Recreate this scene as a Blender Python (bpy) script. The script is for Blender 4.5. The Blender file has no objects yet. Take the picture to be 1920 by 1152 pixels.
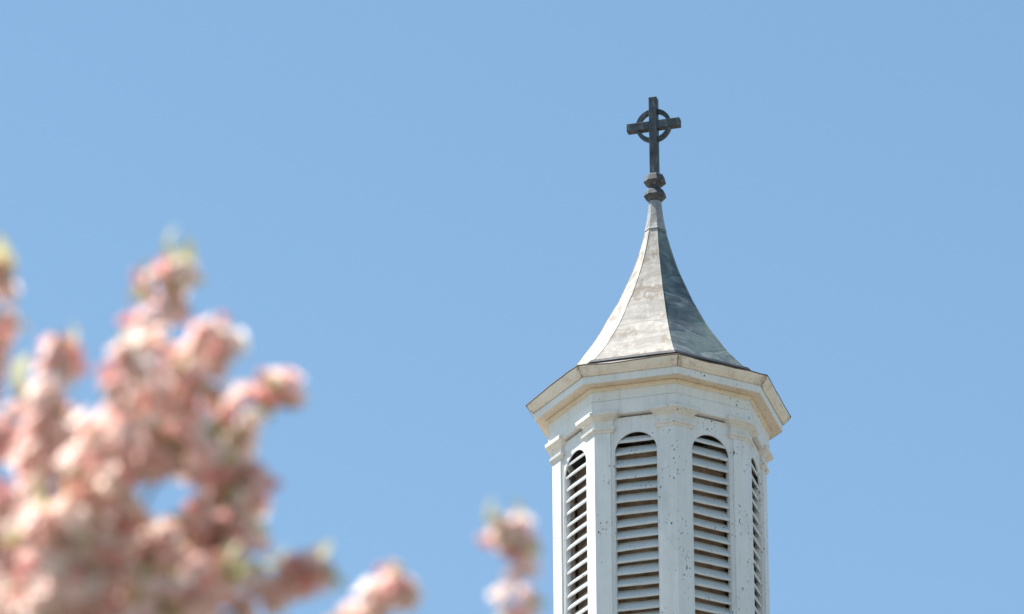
import bpy, bmesh, math, random
import numpy as np
from mathutils import Vector, Matrix, Euler, noise

sc = bpy.context.scene
COL = sc.collection
R = math.radians

# ------------------------------------------------------------------ camera
FPX = 13333.0                       # focal length in photo pixels (250 mm on 36 mm)
EYE = Vector((0.0, 0.0, 1.7))
PITCH = R(25.64)
ROLL = R(0.4)
cam_d = bpy.data.cameras.new('camera')
cam = bpy.data.objects.new('camera', cam_d)
COL.objects.link(cam)
cam.location = EYE
cam.rotation_euler = (Matrix.Rotation(R(90) + PITCH, 3, 'X') @ Matrix.Rotation(-ROLL, 3, 'Z')).to_euler()
cam_d.sensor_width = 36.0
cam_d.lens = FPX / 1920 * 36
cam_d.clip_start = 0.5
cam_d.clip_end = 6000
cam_d.dof.use_dof = True
cam_d.dof.focus_distance = 77.5
cam_d.dof.aperture_fstop = 8.9
sc.camera = cam

# ------------------------------------------------------------------ light
SUN_AZ = R(-104)                    # from the direction tower->viewer, positive to the right
SUN_EL = R(59)
sd = Vector((math.sin(SUN_AZ) * math.cos(SUN_EL), -math.cos(SUN_AZ) * math.cos(SUN_EL), math.sin(SUN_EL)))
world = bpy.data.worlds.new('World')
sc.world = world
world.use_nodes = True
wn = world.node_tree.nodes
wn.clear()
sky = wn.new('ShaderNodeTexSky')
sky.sky_type = 'NISHITA'
sky.sun_disc = False
sky.sun_elevation = SUN_EL
sky.sun_rotation = math.atan2(sd.x, sd.y)
sky.altitude = 100
sky.air_density = 1.0
sky.dust_density = 0.35
sky.ozone_density = 0.15
bg = wn.new('ShaderNodeBackground')
bg.inputs['Strength'].default_value = 0.088
wo = wn.new('ShaderNodeOutputWorld')
tint = wn.new('ShaderNodeMix'); tint.data_type = 'RGBA'; tint.blend_type = 'MULTIPLY'
tint.inputs[0].default_value = 1.0
tint.inputs[7].default_value = (.93, 1.08, 1.05, 1)      # clearer, more cyan air than the model's default
world.node_tree.links.new(sky.outputs[0], tint.inputs[6])
world.node_tree.links.new(tint.outputs[2], bg.inputs[0])
world.node_tree.links.new(bg.outputs[0], wo.inputs[0])
sun_d = bpy.data.lights.new('sun', 'SUN')
sun_d.energy = 5.0
sun_d.angle = R(0.53)
sun_d.color = (1.0, 0.96, 0.91)
sun = bpy.data.objects.new('sun', sun_d)
COL.objects.link(sun)
sun.rotation_euler = sd.to_track_quat('Z', 'Y').to_euler()
sc.view_settings.view_transform = 'Standard'
sc.view_settings.look = 'None'
sc.view_settings.exposure = 0.95
sc.view_settings.gamma = 1.0
sc.cycles.use_denoising = True
sc.cycles.max_bounces = 8
sc.cycles.diffuse_bounces = 5
sc.cycles.transmission_bounces = 6

# ------------------------------------------------------------------ tower geometry in survey units
DH = 71.2                            # horizontal distance to the tower axis
TX = 1.609
BETA = math.atan2(TX, DH)
TROT = R(8.75) - BETA
def elev(y): return PITCH + math.atan((576 - y) / FPX)
def Z(y): return EYE.z + DH * math.tan(elev(y))
def M(y): return DH / math.cos(elev(y)) / FPX      # metres per unit at that height
def rd(r, y): return r * M(y)
U = M(880)

# ------------------------------------------------------------------ object helpers
def tag(o, label=None, cat=None, group=None, kind=None):
    if label: o['label'] = label
    if cat: o['category'] = cat
    if group: o['group'] = group
    if kind: o['kind'] = kind
    return o

def empty(name, loc, rz=0.0):
    o = bpy.data.objects.new(name, None)
    COL.objects.link(o)
    o.location = loc
    o.rotation_euler = (0, 0, rz)
    o.empty_display_size = 0.3
    return o

def link_mesh(name, me, mat, parent=None):
    o = bpy.data.objects.new(name, me)
    COL.objects.link(o)
    for m in (mat if isinstance(mat, (list, tuple)) else [mat]):
        me.materials.append(m)
    if parent: o.parent = parent
    return o

class MB:
    """collects verts / faces for one mesh"""
    def __init__(self): self.v = []; self.f = []; self.mi = []
    def add(self, vs, fs, mi=0):
        b = len(self.v)
        self.v += [tuple(p) for p in vs]
        for f in fs:
            self.f.append(tuple(b + i for i in f)); self.mi.append(mi)
    def loft(self, rings, closed=True, cap0=False, cap1=False, mi=0):
        n = len(rings[0]); vs = [p for r_ in rings for p in r_]; fs = []
        for k in range(len(rings) - 1):
            for i in range(n if closed else n - 1):
                j = (i + 1) % n
                fs.append((k*n+i, k*n+j, (k+1)*n+j, (k+1)*n+i))
        if cap0: fs.append(tuple(range(n))[::-1])
        if cap1: fs.append(tuple((len(rings)-1)*n + i for i in range(n)))
        self.add(vs, fs, mi)
    def box(self, c, s, rot=None):
        vs = []
        for x in (-.5, .5):
            for y in (-.5, .5):
                for z in (-.5, .5):
                    p = Vector((x*s[0], y*s[1], z*s[2]))
                    if rot: p = rot @ p
                    vs.append(p + Vector(c))
        self.add(vs, [(0,1,3,2),(4,6,7,5),(0,4,5,1),(2,3,7,6),(0,2,6,4),(1,5,7,3)])
    def tube(self, pts, rads, n=7):
        rings = []
        up = Vector((0.3, 0.2, 1)).normalized()
        for i, p in enumerate(pts):
            d = (pts[min(i+1, len(pts)-1)] - pts[max(i-1, 0)]).normalized()
            a = d.cross(up)
            if a.length < 1e-3: a = d.cross(Vector((1, 0, 0)))
            a.normalize(); b = d.cross(a)
            rings.append([p + (a*math.cos(2*math.pi*k/n) + b*math.sin(2*math.pi*k/n))*rads[i] for k in range(n)])
        self.loft(rings, cap0=True, cap1=True)
    def build(self, name, mat, parent=None, smooth=False, fixn=True, bevel=0):
        me = bpy.data.meshes.new(name)
        me.from_pydata(self.v, [], self.f)
        me.polygons.foreach_set('material_index', self.mi)
        if fixn or bevel:
            bm = bmesh.new(); bm.from_mesh(me)
            if fixn: bmesh.ops.recalc_face_normals(bm, faces=bm.faces)
            if bevel:
                es = [e for e in bm.edges if len(e.link_faces) == 2 and e.calc_face_angle(0) > 0.4]
                bmesh.ops.bevel(bm, geom=es, offset=bevel, segments=1, affect='EDGES')
            bm.to_mesh(me); bm.free()
        if smooth: me.polygons.foreach_set('use_smooth', [True]*len(me.polygons))
        me.update()
        return link_mesh(name, me, mat, parent)

def dr(deg, r=1.0, z=0.0):
    a = R(deg)
    return Vector((math.sin(a)*r, -math.cos(a)*r, z))

# ------------------------------------------------------------------ materials
def mat_new(name):
    m = bpy.data.materials.new(name); m.use_nodes = True
    nt = m.node_tree
    return m, nt, nt.nodes['Principled BSDF']
def N(nt, t, **kw):
    n = nt.nodes.new(t)
    for k, v in kw.items():
        if k in n.inputs: n.inputs[k].default_value = v
        else: setattr(n, k, v)
    return n
def L(nt, a, b): nt.links.new(a, b)
def coords(nt, scale=(1, 1, 1)):
    tc = N(nt, 'ShaderNodeTexCoord'); mp = N(nt, 'ShaderNodeMapping')
    mp.inputs['Scale'].default_value = scale
    L(nt, tc.outputs['Object'], mp.inputs[0]); return mp.outputs[0]
def noise_t(nt, co, scale, detail=4, rough=.55, dist=0):
    n = N(nt, 'ShaderNodeTexNoise', Scale=scale, Detail=detail, Roughness=rough, Distortion=dist)
    L(nt, co, n.inputs['Vector']); return n.outputs['Fac']
def ramp(nt, fac, p0, p1, c0=(0,0,0,1), c1=(1,1,1,1)):
    r_ = N(nt, 'ShaderNodeValToRGB')
    e = r_.color_ramp.elements
    e[0].position, e[0].color = p0, c0
    e[1].position, e[1].color = p1, c1
    L(nt, fac, r_.inputs[0]); return r_.outputs[0]
def mix(nt, fac, a, b, mode='MIX'):
    m = N(nt, 'ShaderNodeMix', data_type='RGBA', blend_type=mode)
    for s, v in ((m.inputs[0], fac), (m.inputs[6], a), (m.inputs[7], b)):
        if hasattr(v, 'is_output'): L(nt, v, s)
        else: s.default_value = v if not isinstance(v, tuple) else (*v, 1)[:4]
    return m.outputs[2]
def math_n(nt, op, a, b=None):
    m = N(nt, 'ShaderNodeMath', operation=op)
    for s, v in zip(m.inputs, (a, b)):
        if v is None: continue
        if hasattr(v, 'is_output'): L(nt, v, s)
        else: s.default_value = v
    return m.outputs[0]
def bump(nt, bsdf, h, strength=.3, dist=.01):
    b = N(nt, 'ShaderNodeBump', Strength=strength, Distance=dist)
    L(nt, h, b.inputs['Height']); L(nt, b.outputs[0], bsdf.inputs['Normal'])

def paint(name, base, chips=0.5, stain=.25, stain_col=(.42, .31, .19), rough=.55, mitre=False):
    m, nt, b = mat_new(name)
    co = coords(nt)
    st = coords(nt, (14, 14, .7))
    grain = noise_t(nt, st, 3.0, 6, .65)
    tone = noise_t(nt, co, 2.2, 5, .6)
    c = mix(nt, ramp(nt, tone, .3, .75), base, tuple(x*.88 for x in base))
    c = mix(nt, math_n(nt, 'MULTIPLY', ramp(nt, grain, .45, .8), .35), c, tuple(x*.72 for x in base))
    s = math_n(nt, 'MULTIPLY', ramp(nt, noise_t(nt, co, 5.5, 6, .7, .6), .5, .72), stain)
    c = mix(nt, s, c, stain_col)
    if mitre:
        # open mitre joints and rust-brown runs at the eight corners
        sp_ = N(nt, 'ShaderNodeSeparateXYZ'); L(nt, co, sp_.inputs[0])
        an = math_n(nt, 'ARCTAN2', sp_.outputs[0], math_n(nt, 'MULTIPLY', sp_.outputs[1], -1.0))
        an = math_n(nt, 'ADD', math_n(nt, 'DIVIDE', an, math.pi/4), 8.5)
        an = math_n(nt, 'SUBTRACT', math_n(nt, 'FRACT', an), .5)
        an = math_n(nt, 'ADD', an, math_n(nt, 'MULTIPLY', math_n(nt, 'SUBTRACT', noise_t(nt, co, 9, 3, .6), .5), .03))
        an = math_n(nt, 'ABSOLUTE', an)
        near = math_n(nt, 'MULTIPLY', math_n(nt, 'SUBTRACT', 1.0, ramp(nt, an, .01, .11)), ramp(nt, noise_t(nt, co, 12, 5, .7), .42, .62))
        c = mix(nt, math_n(nt, 'MULTIPLY', near, .75), c, (.33, .22, .13))
        c = mix(nt, math_n(nt, 'MULTIPLY', math_n(nt, 'LESS_THAN', an, .0055), .8), c, (.14, .10, .07))
    # flaked paint: small dark chips gathered in patches
    sx_ = N(nt, 'ShaderNodeSeparateXYZ'); L(nt, co, sx_.inputs[0])
    lee = N(nt, 'ShaderNodeMapRange'); L(nt, sx_.outputs[0], lee.inputs[0])
    lee.inputs[1].default_value, lee.inputs[2].default_value, lee.inputs[3].default_value, lee.inputs[4].default_value = -.7, 1.0, -.06, .055
    patch = ramp(nt, math_n(nt, 'ADD', noise_t(nt, co, 2.9, 3, .55), lee.outputs[0]), .50, .60)
    fine = ramp(nt, noise_t(nt, coords(nt, (1, 1, .6)), 38, 2, .5, .3), .68 - .05*chips, .70 - .05*chips)
    sparse = ramp(nt, noise_t(nt, coords(nt, (1, 1, .7)), 21, 2, .5), .775 - .03*chips, .79 - .03*chips)
    chip = math_n(nt, 'MAXIMUM', math_n(nt, 'MULTIPLY', patch, fine), sparse)
    # rain runs and hairline checks along the grain
    run = ramp(nt, noise_t(nt, coords(nt, (7, 7, .55)), 2.4, 5, .6, .2), .53, .68)
    c = mix(nt, math_n(nt, 'MULTIPLY', run, .22), c, (.50, .46, .40))
    chk = ramp(nt, noise_t(nt, coords(nt, (30, 30, 1.1)), 2.0, 3, .6), .70, .73)
    c = mix(nt, math_n(nt, 'MULTIPLY', chk, .35), c, (.30, .28, .26))
    c = mix(nt, chip, c, (.075, .07, .066))
    L(nt, c, b.inputs['Base Color'])
    b.inputs['Roughness'].default_value = rough
    b.inputs['Specular IOR Level'].default_value = .3
    bump(nt, b, math_n(nt, 'SUBTRACT', math_n(nt, 'MULTIPLY', grain, .5), chip), .35, .004)
    return m

PAINT = paint('weathered_white_paint', (.80, .795, .79), .6, .10)
PAINT_TRIM = paint('entablature_white_paint', (.81, .80, .785), .12, .10)
PAINT_LOUVRE = paint('white_slat_paint', (.70, .71, .705), .5, .18, (.30, .27, .2))
PAINT_CROWN = paint('stained_cornice_paint', (.86, .785, .685), .3, .6, (.52, .38, .25), mitre=True)
PAINT_SOFFIT = paint('stained_soffit_paint', (.84, .73, .58), .1, .5, (.50, .36, .23))
PAINT_CAP = paint('capital_paint', (.80, .76, .71), .4, .35)

def lead(name, c_light, c_mid, c_dark, amount, green=.15, rough=.5, metal=.25, scuff=.75):
    m, nt, b = mat_new(name)
    co = coords(nt)
    streak = noise_t(nt, coords(nt, (9, 9, .9)), 2.0, 6, .65, .4)
    blot = noise_t(nt, co, 2.6, 6, .68, 1.2)
    wavy = noise_t(nt, coords(nt, (1, 1, 2.6)), 1.7, 5, .6, 2.2)
    c = mix(nt, ramp(nt, streak, .35, .68), c_light, c_mid)
    c = mix(nt, math_n(nt, 'MULTIPLY', ramp(nt, wavy, .5 - .12*amount, .62 - .1*amount), amount), c, c_dark)
    c = mix(nt, math_n(nt, 'MULTIPLY', ramp(nt, blot, .56, .66), .6*amount + .15), c, c_mid)
    g = math_n(nt, 'MULTIPLY', ramp(nt, noise_t(nt, co, 1.3, 4, .6), .45, .7), green)
    c = mix(nt, g, c, tuple(min(1, x*y) for x, y in zip(c_light, (1.35, 1.5, 1.3))))
    # rubbed brown patches with ragged vertical edges
    rub = math_n(nt, 'MULTIPLY', ramp(nt, noise_t(nt, coords(nt, (12, 12, 2.2)), 1.6, 3, .5), .47, .53),
                 ramp(nt, noise_t(nt, coords(nt, (1, 1, 2.2)), 1.9, 2, .5), .50, .55))
    c = mix(nt, math_n(nt, 'MULTIPLY', rub, scuff), c, tuple(x*y for x, y in zip(c_mid, (.66, .58, .50))))
    # scratches
    scr = ramp(nt, noise_t(nt, coords(nt, (2, 2, 16)), 4.0, 3, .6, 1.5), .66, .69)
    c = mix(nt, math_n(nt, 'MULTIPLY', scr, .35), c, tuple(x*1.25 for x in c_light))
    # lapped sheet seams
    sep = N(nt, 'ShaderNodeSeparateXYZ'); L(nt, co, sep.inputs[0])
    zz = math_n(nt, 'ADD', sep.outputs[2], math_n(nt, 'MULTIPLY', noise_t(nt, co, 2.0, 2, .5), .16))
    fr = math_n(nt, 'FRACT', math_n(nt, 'MULTIPLY', zz, 1.75))
    seam = math_n(nt, 'LESS_THAN', fr, .017)
    c = mix(nt, math_n(nt, 'MULTIPLY', seam, .55), c, (.17, .15, .13))
    L(nt, c, b.inputs['Base Color'])
    b.inputs['Metallic'].default_value = metal
    b.inputs['Roughness'].default_value = rough
    h = math_n(nt, 'ADD', math_n(nt, 'MULTIPLY', wavy, .8), math_n(nt, 'MULTIPLY', streak, .3))
    bump(nt, b, math_n(nt, 'SUBTRACT', h, math_n(nt, 'MULTIPLY', seam, .3)), .35, .02)
    return m
LEAD = lead('pale_lead_sheet', (.46, .43, .385), (.33, .295, .26), (.215, .195, .175), .5, .06, .75, .0)
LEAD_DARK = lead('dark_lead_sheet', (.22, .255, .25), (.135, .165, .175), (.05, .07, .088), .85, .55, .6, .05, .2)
SLEEVE = lead('spire_sleeve_metal', (.40, .40, .39), (.30, .30, .295), (.2, .21, .22), .5, .05)

def bronze(name, a, b_, rust=.25):
    m, nt, b = mat_new(name)
    co = coords(nt)
    n1 = noise_t(nt, co, 7, 6, .65, .4)
    n2 = noise_t(nt, coords(nt, (22, 22, 4)), 1.6, 4, .6)
    c = mix(nt, ramp(nt, n1, .35, .68), a, b_)
    c = mix(nt, math_n(nt, 'MULTIPLY', ramp(nt, n2, .55, .68), .75), c, tuple(min(1, x*2.4) for x in b_))
    c = mix(nt, math_n(nt, 'MULTIPLY', ramp(nt, noise_t(nt, co, 11, 4, .6), .55, .7), rust), c, (.16, .085, .04))
    L(nt, c, b.inputs['Base Color'])
    b.inputs['Metallic'].default_value = .35
    b.inputs['Roughness'].default_value = .55
    bump(nt, b, n1, .3, .006)
    return m
BRONZE = bronze('weathered_cross_metal', (.030, .038, .044), (.075, .088, .096))
FINIAL_M = bronze('weathered_finial_metal', (.045, .047, .05), (.10, .11, .118), .4)

def plain(name, col, rough=.8, var=.3, sc_=8.0):
    m, nt, b = mat_new(name)
    n1 = noise_t(nt, coords(nt), sc_, 5, .6)
    c = mix(nt, ramp(nt, n1, .3, .7), col, tuple(x*(1-var) for x in col))
    L(nt, c, b.inputs['Base Color']); b.inputs['Roughness'].default_value = rough
    bump(nt, b, n1, .3, .01)
    return m
BACK = plain('weathered_backing_boards', (.54, .40, .30), .9, .55, 9)
FLASH = plain('black_flashing', (.035, .04, .045), .6, .4, 20)
RUST = plain('rusted_edge_metal', (.20, .14, .095), .8, .6, 14)
BRICK = plain('red_brown_masonry', (.30, .17, .12), .9, .3, 3)
SLATE = plain('slate_skirt', (.22, .21, .20), .8, .3, 3)
GRASS = plain('mown_grass', (.18, .16, .125), .95, .35, .4)
BARK = plain('grey_brown_bark', (.13, .095, .075), .9, .45, 40)

def petal_mat():
    m, nt, b = mat_new('pink_petals')
    at = N(nt, 'ShaderNodeAttribute'); at.attribute_name = 'tint'; at.attribute_type = 'GEOMETRY'
    cr = N(nt, 'ShaderNodeValToRGB'); e = cr.color_ramp.elements
    e[0].position, e[0].color = 0.0, (.99, .91, .84, 1)
    e[1].position, e[1].color = 1.0, (.92, .50, .46, 1)
    k = e.new(.55); k.color = (.98, .735, .672, 1)
    L(nt, at.outputs['Fac'], cr.inputs[0])
    L(nt, cr.outputs[0], b.inputs['Base Color'])
    b.inputs['Roughness'].default_value = .65
    b.inputs['Specular IOR Level'].default_value = .2
    tr = N(nt, 'ShaderNodeBsdfTranslucent'); L(nt, cr.outputs[0], tr.inputs[0])
    mx = N(nt, 'ShaderNodeMixShader'); mx.inputs[0].default_value = .58
    L(nt, b.outputs[0], mx.inputs[1]); L(nt, tr.outputs[0], mx.inputs[2])
    L(nt, mx.outputs[0], nt.nodes['Material Output'].inputs[0])
    return m
def leaf_mat():
    m, nt, b = mat_new('young_leaves')
    at = N(nt, 'ShaderNodeAttribute'); at.attribute_name = 'tint'; at.attribute_type = 'GEOMETRY'
    cr = N(nt, 'ShaderNodeValToRGB'); e = cr.color_ramp.elements
    e[0].position, e[0].color = 0.0, (.70, .66, .36, 1)
    e[1].position, e[1].color = 1.0, (.24, .22, .07, 1)
    L(nt, at.outputs['Fac'], cr.inputs[0]); L(nt, cr.outputs[0], b.inputs['Base Color'])
    b.inputs['Roughness'].default_value = .5
    tr = N(nt, 'ShaderNodeBsdfTranslucent'); L(nt, cr.outputs[0], tr.inputs[0])
    mx = N(nt, 'ShaderNodeMixShader'); mx.inputs[0].default_value = .45
    L(nt, b.outputs[0], mx.inputs[1]); L(nt, tr.outputs[0], mx.inputs[2])
    L(nt, mx.outputs[0], nt.nodes['Material Output'].inputs[0])
    return m
PETAL, LEAF = petal_mat(), leaf_mat()

# ------------------------------------------------------------------ the ground
g = MB()
n = 24
for i in range(n):
    for j in range(n):
        x0, x1 = -3000 + 6000*i/n, -3000 + 6000*(i+1)/n
        y0, y1 = -3000 + 6000*j/n, -3000 + 6000*(j+1)/n
        g.add([(x0,y0,0),(x1,y0,0),(x1,y1,0),(x0,y1,0)], [(0,1,2,3)])
tag(g.build('ground', GRASS), kind='structure')

# ------------------------------------------------------------------ the steeple
steeple = empty('church_steeple', (TX, DH, 0), TROT)
tag(steeple, 'white octagonal wooden belfry with louvred arches, flared lead spire and dark ringed cross on top', 'steeple')

NS = 14
def oct_ring(r, z, sub=NS, jr=0.0, jz=0.0, seed=0.0):
    pts = []
    for k in range(8):
        a, b = dr(45*k, r), dr(45*(k+1), r)
        for s in range(sub):
            p = a.lerp(b, s/sub)
            q = Vector((p.x*1.7 + seed, p.y*1.7, z*.3))
            d = noise.noise(q) + .5*noise.noise(q*2.7)
            e = noise.noise(q + Vector((9, 4, 2)))
            pts.append(Vector((p.x*(1 + jr*e), p.y*(1 + jr*e), z + jz*d)))
    return pts
def octagon(name, prof, mat, parent, jr=0.0, jz=0.0, cap0=False, cap1=False, sub=NS, js=None):
    mb = MB()
    rings = []
    for i, (y, r) in enumerate(prof):
        w = js[i] if js else 1.0
        rings.append(oct_ring(rd(r, y), Z(y), sub, jr*w, jz*w))
    mb.loft(rings, cap0=cap0, cap1=cap1)
    return mb.build(name, mat, parent)

# cornice: crown moulding > corona, soffit
cornice = octagon('cornice', [(769, 200), (771.2, 249.2), (773.5, 250.5), (776, 249.2), (779, 246.5), (782.5, 243.6), (785.2, 240), (787, 238.4), (787.8, 236)],
                  PAINT_CROWN, steeple, .0018, .019, js=[.5, 1, 1, .9, .6, .4, .3, .3, .2])
octagon('drip_edge', [(770.6, 249.4), (771.4, 251.6), (772.6, 252.0), (773.2, 250.8)], RUST, cornice, .0022, .021)
octagon('corona', [(787.6, 231), (787.8, 235.2), (800.6, 234.4), (801.2, 233)], PAINT_TRIM, cornice, .0008, .004)
octagon('soffit', [(800.8, 234.2), (800.9, 212.5), (802.5, 214), (804.6, 213.6), (805.4, 211.2), (808, 210.6), (808.4, 209.4)], PAINT_SOFFIT, cornice, .0006, .002)
octagon('frieze', [(803, 206), (803.2, 209.2), (825.6, 208.6), (826.0, 206.6), (826.9, 206.6)], PAINT_TRIM, steeple, .0008, .003)
octagon('architrave', [(826.2, 206), (826.8, 209.9), (851.6, 209.3), (852.2, 208.4), (852.4, 186)], PAINT_TRIM, steeple, .0008, .003)

# belfry walls with eight arched openings
AW = 183.0 * U                       # wall apothem
HW = AW * math.tan(R(22.5))          # half side
OW, OR = 40.2 * U, 40.2 * U          # opening half-width, arch radius
Z_TOP, Z_SPR, Z_SILL, Z_BOT = Z(856), Z(921.5), Z(1330), Z(1372)
REV = 30 * U
wall = MB(); jamb = MB()
def face_frame(k):
    a = 22.5 + 45*k
    nrm = dr(a); tan = Vector((math.cos(R(a)), math.sin(R(a)), 0))
    return lambda t, d, z: nrm*(AW - d) + tan*t + Vector((0, 0, z))
arch = [(math.cos(math.pi*i/28)*-OW, Z_SPR + math.sin(math.pi*i/28)*OR) for i in range(29)]
for k in range(8):
    F = face_frame(k)
    wall.add([F(-HW,0,Z_BOT),F(-OW,0,Z_BOT),F(-OW,0,Z_SPR),F(-OW,0,Z_TOP),F(-HW,0,Z_TOP),F(-HW,0,Z_SPR)], [(0,1,2,5),(5,2,3,4)])
    wall.add([F(OW,0,Z_BOT),F(HW,0,Z_BOT),F(HW,0,Z_SPR),F(HW,0,Z_TOP),F(OW,0,Z_TOP),F(OW,0,Z_SPR)], [(0,1,2,5),(5,2,3,4)])
    wall.add([F(-OW,0,Z_BOT),F(OW,0,Z_BOT),F(OW,0,Z_SILL),F(-OW,0,Z_SILL)], [(0,1,2,3)])
    for i in range(28):
        (x0, z0), (x1, z1) = arch[i], arch[i+1]
        wall.add([F(x0,0,z0),F(x1,0,z1),F(x1,0,Z_TOP),F(x0,0,Z_TOP)], [(0,1,2,3)])
    loop = [(-OW, Z_SILL)] + arch + [(OW, Z_SILL)]
    ring0 = [F(x, 0, z) for x, z in loop]; ring1 = [F(x, (12*U if z <= Z_SPR + .001 else 3*U), z) for x, z in loop]
    wall.loft([ring0, ring1], closed=True)
wall.build('belfry_wall', PAINT, steeple, fixn=False)

# louvred shutters: sloping slats in front of a dark board
rng = random.Random(4)
PER = 22.3
def make_louver(k):
    F = face_frame(k); mb = MB()
    y = 902.0 - 2*PER + 3; i = 0
    y = 902.0
    while y < 1345:
        z0 = Z(y)
        th = 4.6*U*rng.uniform(.92, 1.08)
        d0, d1 = (2.4 + rng.uniform(-.7, .7))*U, ((19.0 if y > 903 else 11.5) + rng.uniform(-.8, .8))*U
        rise = (d1 - d0)*math.tan(R(49 + rng.uniform(-2.5, 2.5)))
        w = OW + 5*U
        tl = rng.uniform(-1, 1)*.9*U
        nseg = 8; rings = []
        bow = rng.uniform(-.8, .8)*U
        for s in range(nseg + 1):
            t = -w + 2*w*s/nseg
            q = 1 - (t/w)**2
            dz = tl*t/w + bow*q + rng.uniform(-.15, .15)*U
            rings.append([F(t, d0, z0 + dz + .8*U), F(t, d0 - .6*U, z0 + dz + th*.9), F(t, d1, z0 + dz + rise + th), F(t, d1, z0 + dz + rise), F(t, d0 + 1.2*U, z0 + dz)])
        mb.loft(rings, cap0=True, cap1=True)
        y += PER
    o = mb.build('louver', PAINT_LOUVRE, steeple)
    bb = MB()
    z0, z1 = Z_SILL + .01, Z(903)
    bb.add([F(-OW - 4*U, 29*U, z0), F(OW + 4*U, 29*U, z0), F(OW + 4*U, 29*U, z1), F(-OW - 4*U, 29*U, z1),
            F(-OW - 4*U, 31*U, z0), F(OW + 4*U, 31*U, z0), F(OW + 4*U, 31*U, z1), F(-OW - 4*U, 31*U, z1)],
           [(0,1,2,3),(7,6,5,4),(0,4,5,1),(1,5,6,2),(2,6,7,3),(3,7,4,0)])
    bb.build('backing_board', BACK, o)
    return o
for k in range(8): make_louver(k)

# pilasters wrapped round the eight corners, each with its capital
AP = 203*U*math.cos(R(22.5))
T0 = 42.6*U
def pil_section(vk, o, z, tt=None, inner=-7*U):
    a = 45*vk
    n1, n2 = dr(a - 22.5), dr(a + 22.5)
    t1 = Vector((math.cos(R(a-22.5)), math.sin(R(a-22.5)), 0))
    t2 = Vector((math.cos(R(a+22.5)), math.sin(R(a+22.5)), 0))
    T = (T0 if tt is None else tt) - o
    A = AP + o; I = AP + inner
    up = Vector((0, 0, z))
    return [n1*A + t1*T + up, dr(a, A/math.cos(R(22.5))) + up, n2*A - t2*T + up,
            n2*I - t2*T + up, dr(a, I/math.cos(R(22.5))) + up, n1*I + t1*T + up]
for vk in range(8):
    mb = MB()
    zs = [Z(1372) + (Z(874) - Z(1372))*i/24 for i in range(25)]
    jit = [noise.noise(Vector((vk*3.1, i*.23, 0)))*.8*U for i in range(25)]
    mb.loft([pil_section(vk, -3.2*U + j*.3, z, T0 - 3.2*U) for z, j in zip(zs, jit)], cap0=True, cap1=True)
    mb.loft([pil_section(vk, 0 + j*.3, z, T0 + 4.6*U + j*.4, -5*U) for z, j in zip(zs, jit)], cap0=True, cap1=True)
    p = mb.build('pilaster', PAINT, steeple)
    cp = MB()
    prof = [(884, -.5), (883.4, 1.4), (881.5, 2.0), (879, 2.4), (878.4, 4.6), (875.6, 5.4), (874.6, 5.2), (874.2, 1.6), (861, 1.2),
            (860.4, 3.2), (858.6, 4.0), (857.2, 6.4), (855.2, 9.2), (854, 10.4), (853.4, 12.2), (847.6, 12.8), (846.6, 12.0), (846.2, 3.0)]
    cp.loft([pil_section(vk, o*U, Z(y), None, -8*U) for y, o in prof], cap0=True, cap1=True)
    cp.build('capital', PAINT_CAP, p)

octagon('belfry_base', [(1368, 200), (1368.2, 214), (1376, 216), (1378, 210), (1420, 210), (1421, 232), (1434, 234), (1436, 180)], PAINT, steeple)
# the stages below the belfry, down to the ground
lb = MB()
z0 = Z(1434); hw = 1.9
lb.loft([[Vector((x*w, y*w, z)) for x, y in ((-1,-1),(1,-1),(1,1),(-1,1))] for w, z in ((2.6, z0 - 2.4), (1.2, z0 - .2), (1.2, z0 + .1))], cap0=True, cap1=True)
lb.build('skirt_roof', SLATE, steeple)
lb = MB()
lb.loft([[Vector((x*w, y*w, z)) for x, y in ((-1,-1),(1,-1),(1,1),(-1,1))] for w, z in ((2.4, 0), (2.4, z0 - 2.7), (2.55, z0 - 2.65), (2.55, z0 - 2.42))], cap0=True, cap1=True)
lb.build('tower_shaft', BRICK, steeple)

# the spire: concave octagonal roof, each facet dented sheet metal
SP = [(430, 17.6), (449, 22.6), (481, 32.5), (510, 43), (537, 55.5), (574, 73.5), (600, 89.5), (642, 114.5), (670, 135), (700, 158), (725, 180.5), (747, 203), (756, 213), (766, 230), (773.0, 248.0)]
def spl(y):
    P = SP
    for i in range(len(P) - 1):
        if P[i][0] <= y <= P[i+1][0]:
            p0, p1, p2, p3 = P[max(i-1, 0)], P[i], P[i+1], P[min(i+2, len(P)-1)]
            t = (y - p1[0])/(p2[0] - p1[0])
            m1 = (p2[1]-p0[1])/max(p2[0]-p0[0], 1e-6)*(p2[0]-p1[0])
            m2 = (p3[1]-p1[1])/max(p3[0]-p1[0], 1e-6)*(p2[0]-p1[0])
            return (2*t**3-3*t*t+1)*p1[1] + (t**3-2*t*t+t)*m1 + (-2*t**3+3*t*t)*p2[1] + (t**3-t*t)*m2
    return P[-1][1]
sp = MB()
ys = [430 + (773.0-430)*(i/70)**.9 for i in range(71)]
ns = 12
for k in range(8):
    rows = []
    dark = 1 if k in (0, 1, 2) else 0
    nrm = dr(22.5 + 45*k)
    for y in ys:
        r_ = rd(spl(y), y); a, b = dr(45*k, r_), dr(45*(k+1), r_)
        row = []
        for s in range(ns + 1):
            p = a.lerp(b, s/ns); z = Z(y)
            q = Vector((p.x*3.2 + k*5, p.y*3.2, z*3.6))
            e = min(1, 4*s/ns, 4*(1 - s/ns))*min(1, r_*2)
            d = (noise.noise(q)*.009 + noise.noise(q*2.9)*.0035)*e
            row.append(p + nrm*d + Vector((0, 0, z)))
        rows.append(row)
    sp.loft(rows, closed=False, mi=dark)
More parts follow.
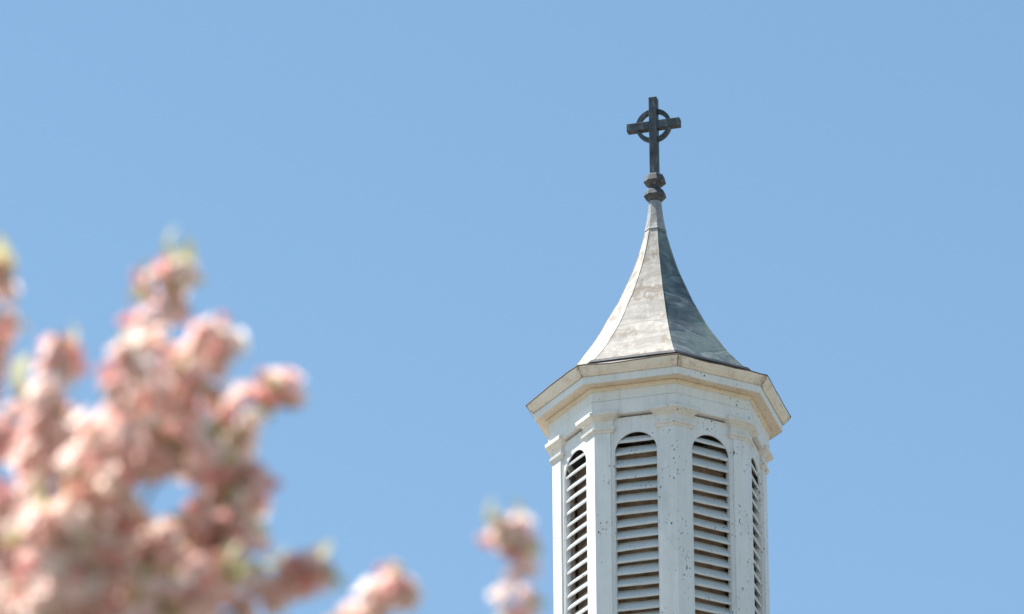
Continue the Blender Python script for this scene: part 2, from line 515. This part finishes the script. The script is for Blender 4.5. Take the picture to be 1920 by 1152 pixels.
spire = sp.build('spire_roof', [LEAD, LEAD_DARK], steeple, smooth=True, fixn=True)
for k in range(8):
    mb = MB()
    pts = []; rr = []
    for y in ys[::2] + [ys[-1]]:
        p = dr(45*k, rd(spl(y), y)); pts.append(Vector((p.x, p.y, Z(y)))); rr.append(.0035)
    mb.tube(pts, rr, 6)
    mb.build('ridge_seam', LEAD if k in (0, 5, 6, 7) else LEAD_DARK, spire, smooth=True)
# sleeve over the top of the spire
octagon('spire_sleeve', [(374, 11.6), (384, 12.2), (400, 13.9), (412, 15.6), (426, 18.2), (437.5, 21.3), (438, 19.6)], SLEEVE, spire, .012, .004, sub=3)
# black flashing round the foot of the spire
octagon('flashing_strip', [(746.4, 203), (746.0, 207.5), (750.0, 211.5), (752.8, 214.2), (754.6, 210)], FLASH, spire, .004, .009)

# finial: two octagonal collars
finial = octagon('finial', [(331.5, 9), (332, 15.2), (335, 18.6), (345.2, 21.4), (346.6, 20.6), (354.2, 10.8), (356, 10.4)], FINIAL_M, steeple, .006, .002, cap0=True, cap1=True, sub=2)
octagon('collar', [(355.5, 10.2), (356.6, 11), (364.4, 19.4), (371.6, 21.6), (373.2, 20.4), (381.2, 12.2), (384, 11.8)], FINIAL_M, finial, .006, .002, cap0=True, cap1=True, sub=2)

# the cross, square bars and a ring
uc = M(238)
ca = -22.5 - 1.0
nf = dr(ca); tf = Vector((math.cos(R(ca)), math.sin(R(ca)), 0))
rot = Matrix((tf, -nf, Vector((0, 0, 1)))).transposed()
cross = MB()
zt, zb, zc = Z(187), Z(336), Z(238.5)
cross.box((0, 0, (zt + zb)/2), (15.4*uc, 16*uc, zt - zb), rot)
cross_o = cross.build('cross', BRONZE, steeple, bevel=.004)
cb = MB()
for sx in (-1, 1):
    w = 51.2*uc - 7.7*uc
    cb.box(tuple(tf*sx*(7.7*uc + w/2) + Vector((0, 0, zc))), (w, 15.2*uc, 16*uc), rot)
cb.build('crossbar', BRONZE, cross_o, bevel=.004)
rb = MB()
nr = 64
rings = []
for i in range(nr + 1):
    a = 2*math.pi*i/nr
    ring = []
    for rr, dd in ((34.2, 4.2), (34.2, -4.2), (26.4, -4.2), (26.4, 4.2)):
        ring.append(tf*math.cos(a)*rr*uc + Vector((0, 0, zc + math.sin(a)*rr*uc)) + nf*dd*uc)
    rings.append(ring)
rb.loft(rings)
rb.build('ring', BRONZE, cross_o)

# ------------------------------------------------------------------ the flowering tree
RNG = np.random.default_rng(11)
rnd = random.Random(5)
CM = cam.rotation_euler.to_matrix()
def sight(px, py, d):
    v = CM @ Vector(((px - 960)/FPX, (576 - py)/FPX, -1))
    return EYE + v*d

def petal_grid(L_, W_, cup, tipcurl):
    us, vs = np.linspace(0, 1, 4), np.linspace(-1, 1, 4)
    P = []
    for u in us:
        w = W_*.5*(math.sin(math.pi*min(1, .12 + u*.72))**.8)
        for v in vs:
            P.append((v*w, u*L_*math.cos(cup*u) , u*L_*math.sin(cup*u) + .25*w*v*v*1.2 - tipcurl*u**3*L_))
    F = [(i*4+j, i*4+j+1, (i+1)*4+j+1, (i+1)*4+j) for i in range(3) for j in range(3)]
    return np.array(P), F
def flower_proto(seed):
    r_ = np.random.default_rng(seed)
    V, F, T = [], [], []
    b = 0
    for whorl, (cnt, tilt, L_, W_) in enumerate(((5, .15, .022, .021), (4, .75, .016, .015))):
        off = r_.uniform(0, 6.28)
        for i in range(cnt):
            P, f = petal_grid(L_*r_.uniform(.85, 1.12), W_*r_.uniform(.85, 1.15), r_.uniform(.2, .7), r_.uniform(0, .25))
            t = tilt + r_.uniform(-.25, .25); a = off + 2*math.pi*i/cnt + r_.uniform(-.2, .2)
            c, s = math.cos(t), math.sin(t)
            P = np.stack([P[:, 0], P[:, 1]*c - P[:, 2]*s, P[:, 1]*s + P[:, 2]*c], 1)
            c, s = math.cos(a), math.sin(a)
            P = np.stack([P[:, 0]*c - P[:, 1]*s, P[:, 0]*s + P[:, 1]*c, P[:, 2]], 1)
            V.append(P); F += [tuple(b + x for x in q) for q in f]; b += len(P)
            T += [np.clip(r_.normal(.35 + .12*whorl, .14), 0, 1)]*len(P)
    return np.concatenate(V), F, np.array(T)
def bud_proto():
    V, F = [], []
    m, n_ = 5, 6
    for i in range(m + 1):
        th = math.pi*i/m
        for j in range(n_):
            ph = 2*math.pi*j/n_
            V.append((.0055*math.sin(th)*math.cos(ph), .0055*math.sin(th)*math.sin(ph), .009*(1 - math.cos(th))))
    for i in range(m):
        for j in range(n_):
            F.append((i*n_+j, i*n_+(j+1) % n_, (i+1)*n_+(j+1) % n_, (i+1)*n_+j))
    return np.array(V), F, np.full(len(V), .95)
def leaf_proto(seed):
    r_ = np.random.default_rng(seed)
    V, F = [], []
    L_, W_ = .042, .019
    for i in range(6):
        u = i/5; w = W_*.5*math.sin(math.pi*(.04 + u*.94))**.75
        for v in (-1, 0, 1):
            V.append((v*w, u*L_, .012*math.sin(u*2.2) + abs(v)*w*.45 - .012*u*u))
    for i in range(5):
        for j in range(2):
            F.append((i*3+j, i*3+j+1, (i+1)*3+j+1, (i+1)*3+j))
    return np.array(V), F, np.zeros(len(V))
FLOWERS = [flower_proto(s) for s in range(7)]
BUD = bud_proto()
LEAFP = leaf_proto(1)

class Foliage:
    def __init__(self): self.V = []; self.F = []; self.T = []; self.n = 0
    def add(self, proto, pos, zdir, scale, roll, dt=0.0):
        V, F, T = proto
        q = Vector(zdir).to_track_quat('Z', 'Y').to_matrix() @ Matrix.Rotation(roll, 3, 'Z')
        A = np.array(q)
        self.V.append((V*scale) @ A.T + np.array(pos))
        self.F.append(np.array(F) + self.n); self.n += len(V)
        self.T.append(np.clip(T + dt, 0, 1))
    def build(self, name, mat, parent):
        if not self.V: return None
        V, F, T = np.concatenate(self.V), np.concatenate(self.F), np.concatenate(self.T)
        me = bpy.data.meshes.new(name)
        me.vertices.add(len(V)); me.vertices.foreach_set('co', V.astype(np.float32).ravel())
        me.loops.add(F.size); me.loops.foreach_set('vertex_index', F.astype(np.int32).ravel())
        me.polygons.add(len(F)); me.polygons.foreach_set('loop_start', np.arange(0, F.size, 4, dtype=np.int32))
        at = me.attributes.new('tint', 'FLOAT', 'POINT'); at.data.foreach_set('value', T.astype(np.float32))
        me.update(calc_edges=True)
        me.polygons.foreach_set('use_smooth', [True]*len(F))
        return link_mesh(name, me, mat, parent)

TREE_D = 9.0
CROWN0 = sight(150, 1700, 9.35)
tree = empty('flowering_tree', (CROWN0.x - .35, CROWN0.y + .15, 0))
tag(tree, 'pink double-blossomed crab apple tree with yellow-green young leaves in the near left', 'tree')
T_INV = Vector(tree.location)
mb = MB()
top = CROWN0 - T_INV
pts = [Vector((0.05, .02, -.1)), Vector((0, 0, .5)), Vector((.06, -.03, 1.2)), Vector((.02, .04, 2.0)), top*.72 + Vector((.02, 0, 0)), top]
mb.tube(pts, [.17, .13, .115, .10, .085, .06], 14)
mb.build('trunk', BARK, tree, smooth=True)

GAPS = [((300, 935), 50), ((-8, 905), 40), ((402, 812), 22), ((174, 748), 46), ((178, 670), 50), ((198, 585), 68), ((60, 620), 34), ((46, 690), 16)]
UM = .000675                         # metres per drawing unit at the crown
# shoots: way points (x, y, half-width) base..tip, distance, leaves at the tip
SHOOTS = [
    ([(60,1330,60),(40,1150,60),(65,1000,50),(80,860,46),(92,765,44),(106,700,34),(114,662,26)], 8.95, .25),
    ([(150,1400,60),(165,1180,60),(200,1040,50),(235,920,50),(272,800,72),(290,720,72),(302,650,58),(312,580,36),(325,535,16),(330,512,8)], 9.0, 1.3),
    ([(230,1300,60),(245,1120,50),(225,1030,45),(190,940,45),(150,860,40),(105,800,30)], 9.2, .3),
    ([(330,1250,50),(370,1100,45),(420,1000,42),(442,930,32),(450,890,20)], 9.05, .25),
    ([(190,1150,40),(250,980,30),(320,870,30),(400,805,38),(460,768,26),(512,735,28),(536,724,18)], 9.1, .2),
    ([(320,1300,50),(400,1180,45),(470,1120,40),(530,1100,34),(568,1080,24),(588,1062,13)], 8.9, .25),
    ([(-60,1200,50),(-45,960,40),(-30,800,30),(-14,690,20),(-10,600,18),(-6,545,14),(-8,510,8)], 9.0, 1.2),
    ([(260,820,30),(335,740,36),(378,680,24),(402,642,20),(412,630,8)], 9.08, .2),
    ([(560,1320,25),(640,1190,15),(690,1150,18),(735,1116,26),(752,1106,16)], 9.1, .25),
    ([(930,1350,25),(958,1200,26),(964,1120,27),(971,1060,23),(962,1015,16),(952,1004,8)], 8.85, 1.3),
    ([(-40,1300,60),(-10,1100,50),(10,1000,40),(40,940,35),(60,870,30)], 9.2, .3),
    ([(230,1260,50),(310,1130,45),(380,1050,40),(430,1000,30),(455,960,15)], 9.15, .8),
    ([(90,1350,60),(110,1150,55),(115,1050,50),(100,960,40)], 8.85, .4),
    ([(180,1350,50),(290,1160,40),(370,1110,40),(430,1080,30)], 8.8, .9),
    ([(150,1250,50),(150,1100,50),(150,1000,45),(190,880,40),(225,780,30),(238,700,18),(240,680,10)], 8.92, .4),
    ([(280,1040,35),(390,960,30),(405,900,34),(422,850,30),(428,815,24)], 9.2, .4),
    ([(260,1060,40),(330,1010,42),(400,1000,42),(455,1045,30)], 9.12, .4),
    ([(200,1000,40),(235,900,36),(285,850,36),(350,850,36),(405,862,28)], 9.0, .3),
    ([(30,1250,60),(60,1120,60),(170,1090,55),(250,1060,45)], 8.95, .3),
    ([(-30,1250,50),(-20,1000,40),(0,860,35),(30,780,30),(42,740,20)], 9.25, .3),
]
def poly_sample(pts, step):
    out = []; 
    for i in range(len(pts) - 1):
        p0, p1, p2, p3 = pts[max(i-1, 0)], pts[i], pts[i+1], pts[min(i+2, len(pts)-1)]
        n_ = max(2, int((p2 - p1).length/step))
        for j in range(n_):
            t = j/n_
            out.append(0.5*((2*p1) + (p2-p0)*t + (2*p0-5*p1+4*p2-p3)*t*t + (3*p1-p0-3*p2+p3)*t**3))
    out.append(pts[-1]); return out
CI = CM.transposed()
def to_px(p):
    q = CI @ (p - EYE)
    return 960 - q.x/q.z*FPX, 576 + q.y/q.z*FPX
for way, dist, tipleaf in SHOOTS:
    n_ = len(way)
    amp = rnd.uniform(-.12, .12)
    P = [sight(x, y, dist + amp*math.sin(2.6*i/n_)) for i, (x, y, w) in enumerate(way)]
    limb0 = CROWN0 - Vector((0, 0, rnd.uniform(0, .25)))
    wood = poly_sample([limb0, limb0.lerp(P[0], .6) + Vector((rnd.uniform(-.03, .03), rnd.uniform(-.03, .03), 0))] + P, .05)
    mb = MB()
    m_ = len(wood)
    mb.tube([p - T_INV for p in wood], [.016*(1 - i/m_)**2.4 + .0009 for i in range(m_)], 7)
    fl, lf = Foliage(), Foliage()
    S = poly_sample(P, .02)
    acc = [0.0]
    for a, b in zip(P[:-1], P[1:]): acc.append(acc[-1] + (b - a).length)
    ms = len(S)
    for i, p in enumerate(S):
        t = i/(ms - 1)
        sp_ = float(np.interp(t*acc[-1], acc, [w for _, _, w in way]))*UM*1.2 + .005
        lump = min(1.5, max(.62, 1 + 1.3*noise.noise(Vector((i*.21, dist*31, way[0][0]*.37)))))
        sp_ *= .35 + .65*lump
        ax = (S[min(i+1, ms-1)] - S[max(i-1, 0)]).normalized()
        cnt = (2.2 + 138*sp_)*lump**.6
        cnt = int(cnt) + (rnd.random() < cnt % 1)
        for c in range(cnt):
            v = Vector((rnd.gauss(0, 1), rnd.gauss(0, 1), rnd.gauss(0, 1))).normalized()
            v = (v - ax*v.dot(ax)*.6)
            pos = p + v*max(sp_, .012)*rnd.uniform(.4, 1.0)
            px, py = to_px(pos)
            if any((px-gx)**2 + (py-gy)**2 < gr*gr for (gx, gy), gr in GAPS): continue
            zd = (v + Vector((-.25, 0, .35)) + ax*.3).normalized()
            if rnd.random() < .12:
                for b in range(3):
                    zz = (zd + Vector((rnd.uniform(-.5, .5), rnd.uniform(-.5, .5), rnd.uniform(-.3, .5)))).normalized()
                    fl.add(BUD, pos + zz*.012 - T_INV, zz, rnd.uniform(.8, 1.3), rnd.random()*6, rnd.uniform(-.25, 0))
            else:
                fl.add(rnd.choice(FLOWERS), pos - T_INV, zd, rnd.uniform(.6, 1.05), rnd.random()*6.3, rnd.gauss(-.08, .25))
            if rnd.random() < .19:
                zz = (v*.6 + ax + Vector((rnd.uniform(-.5, .5), rnd.uniform(-.5, .5), rnd.uniform(-.2, .6)))).normalized()
                lf.add(LEAFP, p + v*sp_*rnd.uniform(.6, 1.05) - T_INV, Vector((rnd.uniform(-1, 1), rnd.uniform(-1, 1), rnd.uniform(-.4, 1))), rnd.uniform(.6, 1.0), rnd.random()*6.3, rnd.uniform(.15, 1.0))
    # young leaves at the tip, standing up
    tip = S[-1]
    ax = (S[-1] - S[-6]).normalized()
    for c in range(int(4.5*tipleaf)):
        a = rnd.random()*6.28
        side = Vector((math.cos(a), math.sin(a), 0))
        up = (ax + Vector((0, 0, .6)) + side*rnd.uniform(.15, .8)).normalized()
        nrm = (side - up*side.dot(up)).normalized()
        # leaf's Y axis is its length: build a frame explicitly
        xx = up.cross(nrm).normalized()
        A = np.array(Matrix((xx, up, nrm)).transposed())
        V, F, T = LEAFP
        lf.V.append((V*rnd.uniform(.85, 1.3)) @ A.T + np.array(tip + ax*.012 - ax*rnd.uniform(0, .03) - T_INV))
        lf.F.append(np.array(F) + lf.n); lf.n += len(V); lf.T.append(np.full(len(V), rnd.uniform(0, .25)))
    br = mb.build('branch', BARK, tree, smooth=True)
    fl.build('blossoms', PETAL, br)
    lf.build('leaves', LEAF, br)
